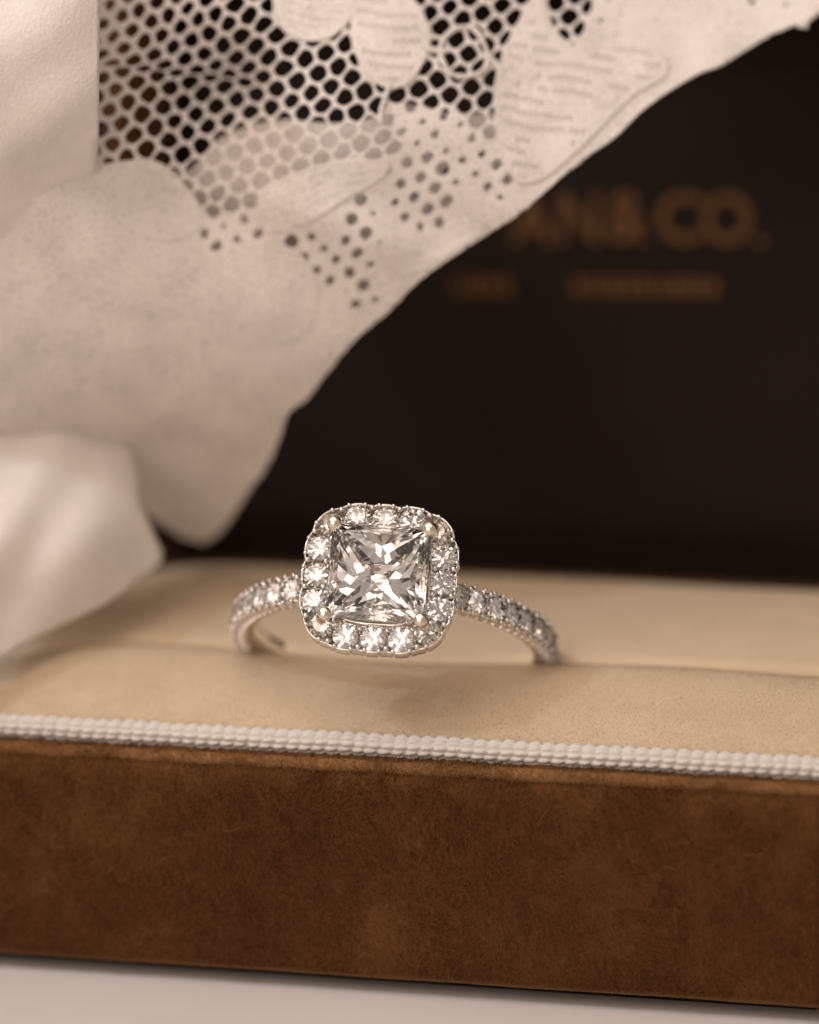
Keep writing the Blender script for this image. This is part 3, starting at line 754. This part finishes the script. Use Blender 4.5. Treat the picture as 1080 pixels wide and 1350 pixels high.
petal('lace_petal', [(300, 352), (336, 326), (385, 328), (418, 372), (408, 430), (360, 452), (312, 410)], 11, .5, .45, dash=(1.0, 2.0), pitch=7, rim=(20, 70), lift=.1)
petal('lace_petal', [(520, 310), (570, 306), (620, 288), (640, 300), (600, 330), (545, 362), (510, 350)], 11, -.4, .5, dash=(1.0, 2.0), pitch=7, rim=(0, 50), lift=.1)
petal('lace_petal', PET6, 11, -.3, .5, dash=(1.0, 2.2), pitch=6.5)
# closed loop of cord with a netted middle
t = np.linspace(0, 2 * math.pi, 60, endpoint=False)
lx, ly = LOOPC[0] + 31 * np.cos(t) + 2 * np.sin(3 * t), LOOPC[1] + 33 * np.sin(t) + 2 * np.cos(2 * t)
V, F = tube(at(lx, ly, depthA(lx, ly) - 0.16), .17 + .03 * np.sin(t * 5), 8, True); mesh('cord_loop', V, F, M_lace, lace)
def cord(pts, rad, name='cord', lift=0.12):
    P = spline(pts, 12 * len(pts)); V, F = tube(at(P[:, 0], P[:, 1], depthA(P[:, 0], P[:, 1]) - lift), rad, 8); return mesh(name, V, F, M_lace, lace)
cord([(513, 112), (509, 126), (503, 144), (502, 162)], .17, 'stem'); cord([(556, 62), (572, 66), (586, 68)], .24, 'stem'); cord([(640, 74), (652, 82), (664, 96)], .22, 'stem')
# selvedge: a firm woven band with a corded, slightly ragged rim
tg = np.gradient(cut, axis=0); tg /= np.linalg.norm(tg, axis=1)[:, None]; inn = np.c_[tg[:, 1], -tg[:, 0]]
if sdist(SIL, [(cut[100] + 8 * inn[100])[0]], [(cut[100] + 8 * inn[100])[1]])[0] < 0: inn = -inn
rag = (vnoise(np.arange(len(cut)) * 0.8 + 5, np.zeros(len(cut)), 51) - 0.5) * 2.2 + (vnoise(np.arange(len(cut)) * 0.13 + 5, np.zeros(len(cut)), 52) - 0.5) * 7
rows = [cut + inn * (o_ + rag * f_)[:, None] for o_, f_ in ((0, 1), (3, .8), (7, .5), (13, .2))]
XY = np.stack(rows, 1).reshape(-1, 2)
band = mesh('selvedge', at(XY[:, 0], XY[:, 1], depthA(XY[:, 0], XY[:, 1]) + 0.08), grid_faces(len(cut), 4), M_lace, lace)
md = band.modifiers.new('thick', 'SOLIDIFY'); md.thickness = 0.10 * S; md.offset = 0
V, F = tube(at(rows[0][:, 0], rows[0][:, 1], depthA(rows[0][:, 0], rows[0][:, 1]) + 0.05), 0.09 + 0.025 * np.sin(np.arange(len(cut)) * 1.3), 8); mesh('edge_cord', V, F, M_lace, band)

# second layer of the same cloth lying behind
BACK = [(290, 182), (330, 164), (378, 157), (425, 162), (470, 162), (500, 152), (528, 136), (560, 140), (590, 150), (640, 150), (700, 140), (900, 80), (840, 140), (790, 182), (720, 238), (655, 288), (560, 352), (480, 424), (400, 512), (360, 570), (300, 660), (100, 600), (-200, 560), (-200, 240), (120, 225), (200, 222), (250, 225)]
depthB = lambda x, y: depthA(x, y) + 2.2
BXg, BYg = np.meshgrid(np.arange(-150, 940, 4.0), np.arange(110, 680, 4.0), indexing='ij')
rb, cb = near_cells(BXg, BYg, (22, -12), (16, 15), (410, 160), 7, 9)
wb = 14.0 + 0 * BXg; hb = ((cb * 6271) % 811) / 811.0
for poly, v in HOLES:
    g_ = sm(-8, 6, sdist(poly, BXg, BYg).reshape(BXg.shape)); wb = wb * (1 - g_) + g_ * (3.5 + 9 * hb)
iso_sheet('under_layer', BXg, BYg, np.minimum(wb - rb, sdist(BACK, BXg, BYg).reshape(BXg.shape)), depthB, M_lace, lace, 0.12, kind='stuff')

# denser folds of the cloth at the left
def drape(name, poly, ctrl, amp, wl, ang, seed, label, nu=90):
    """a soft sheet: silhouette polygon filled with a grid, shaped in depth by control points and folds"""
    P = spline(np.vstack([poly, poly[:1]]), 40 * len(poly))[:-1]
    D = TPS(ctrl); x0, y0 = P.min(0); x1, y1 = P.max(0)
    ca, sa = math.cos(ang), math.sin(ang)
    def dep(x, y):
        u_ = (x * ca + y * sa) / wl; v_ = (-x * sa + y * ca) / (wl * 3)
        return D(x, y) + amp * (np.sin(u_ * 6.28 + 2 * vnoise(u_ * .7 + 20, v_ + 20, seed)) * (0.4 + vnoise(u_ * .5 + 40, v_ * .7 + 40, seed + 1)) + 1.2 * (vnoise(u_ * 1.7 + 9, v_ * 1.7 + 9, seed + 2) - .5))
    st = 7.0
    gx, gy = np.meshgrid(np.arange(x0, x1, st), np.arange(y0, y1, st), indexing='ij'); gx, gy = gx.ravel(), gy.ravel()
    ins = sdist(P, gx, gy) > 4
    pts = [Vector(p) for p in P] + [Vector((a_, b_)) for a_, b_ in zip(gx[ins], gy[ins])]
    from mathutils.geometry import delaunay_2d_cdt
    nP = len(P)
    vo, _, fo, *_ = delaunay_2d_cdt(pts, [(i, (i + 1) % nP) for i in range(nP)], [], 1, 0.01)
    XY = np.array([v[:] for v in vo])
    o = mesh(name, at(XY[:, 0], XY[:, 1], dep(XY[:, 0], XY[:, 1])), [tuple(f_) for f_ in fo], M_cloth, lace, label=label)
    md = o.modifiers.new('thick', 'SOLIDIFY'); md.thickness = 0.12 * S; md.offset = 0
    return o, P, dep
LEFT = [(-200, -260), (136, -260), (134, -100), (131, 40), (130, 150), (128, 215), (118, 262), (106, 310), (108, 365), (98, 420), (101, 480), (90, 560), (80, 650), (40, 740), (-60, 780), (-200, 790)]
drape('front_fold', np.array(LEFT, float), [(130, 0, 1), (128, 150, 3.5), (126, 220, 9), (113, 300, 15), (101, 400, 19), (95, 480, 23), (88, 560, 26), (70, 650, 27), (-20, 740, 27), (-150, 780, 25), (0, 100, 0.5), (0, 220, 4), (0, 340, 13), (0, 450, 19), (0, 570, 24), (-150, 100, 0), (-150, 450, 19), (-150, 600, 24), (100, -250, 6), (-200, -250, 4), (90, 0, 0)], 0.14, 100, 0.9, 3, 'dense ivory fold hanging nearest at the left')
LOW = [(-200, 500), (-60, 520), (60, 540), (120, 550), (165, 580), (180, 620), (186, 664), (204, 706), (214, 738), (182, 764), (150, 790), (108, 812), (66, 832), (30, 850), (-10, 872), (-80, 905), (-200, 930)]
drape('lower_fold', np.array(LOW, float), [(60, 540, 22), (-100, 520, 20), (165, 580, 24), (180, 620, 22.5), (214, 738, 20), (100, 812, 15), (0, 866, 12), (-100, 905, 9), (0, 690, 11), (100, 610, 18.5), (-180, 500, 19), (-180, 700, 4), (90, 720, 13), (150, 700, 16)], 0.28, 105, 0.55, 13, 'dense ivory fold resting on the left end of the cushion')
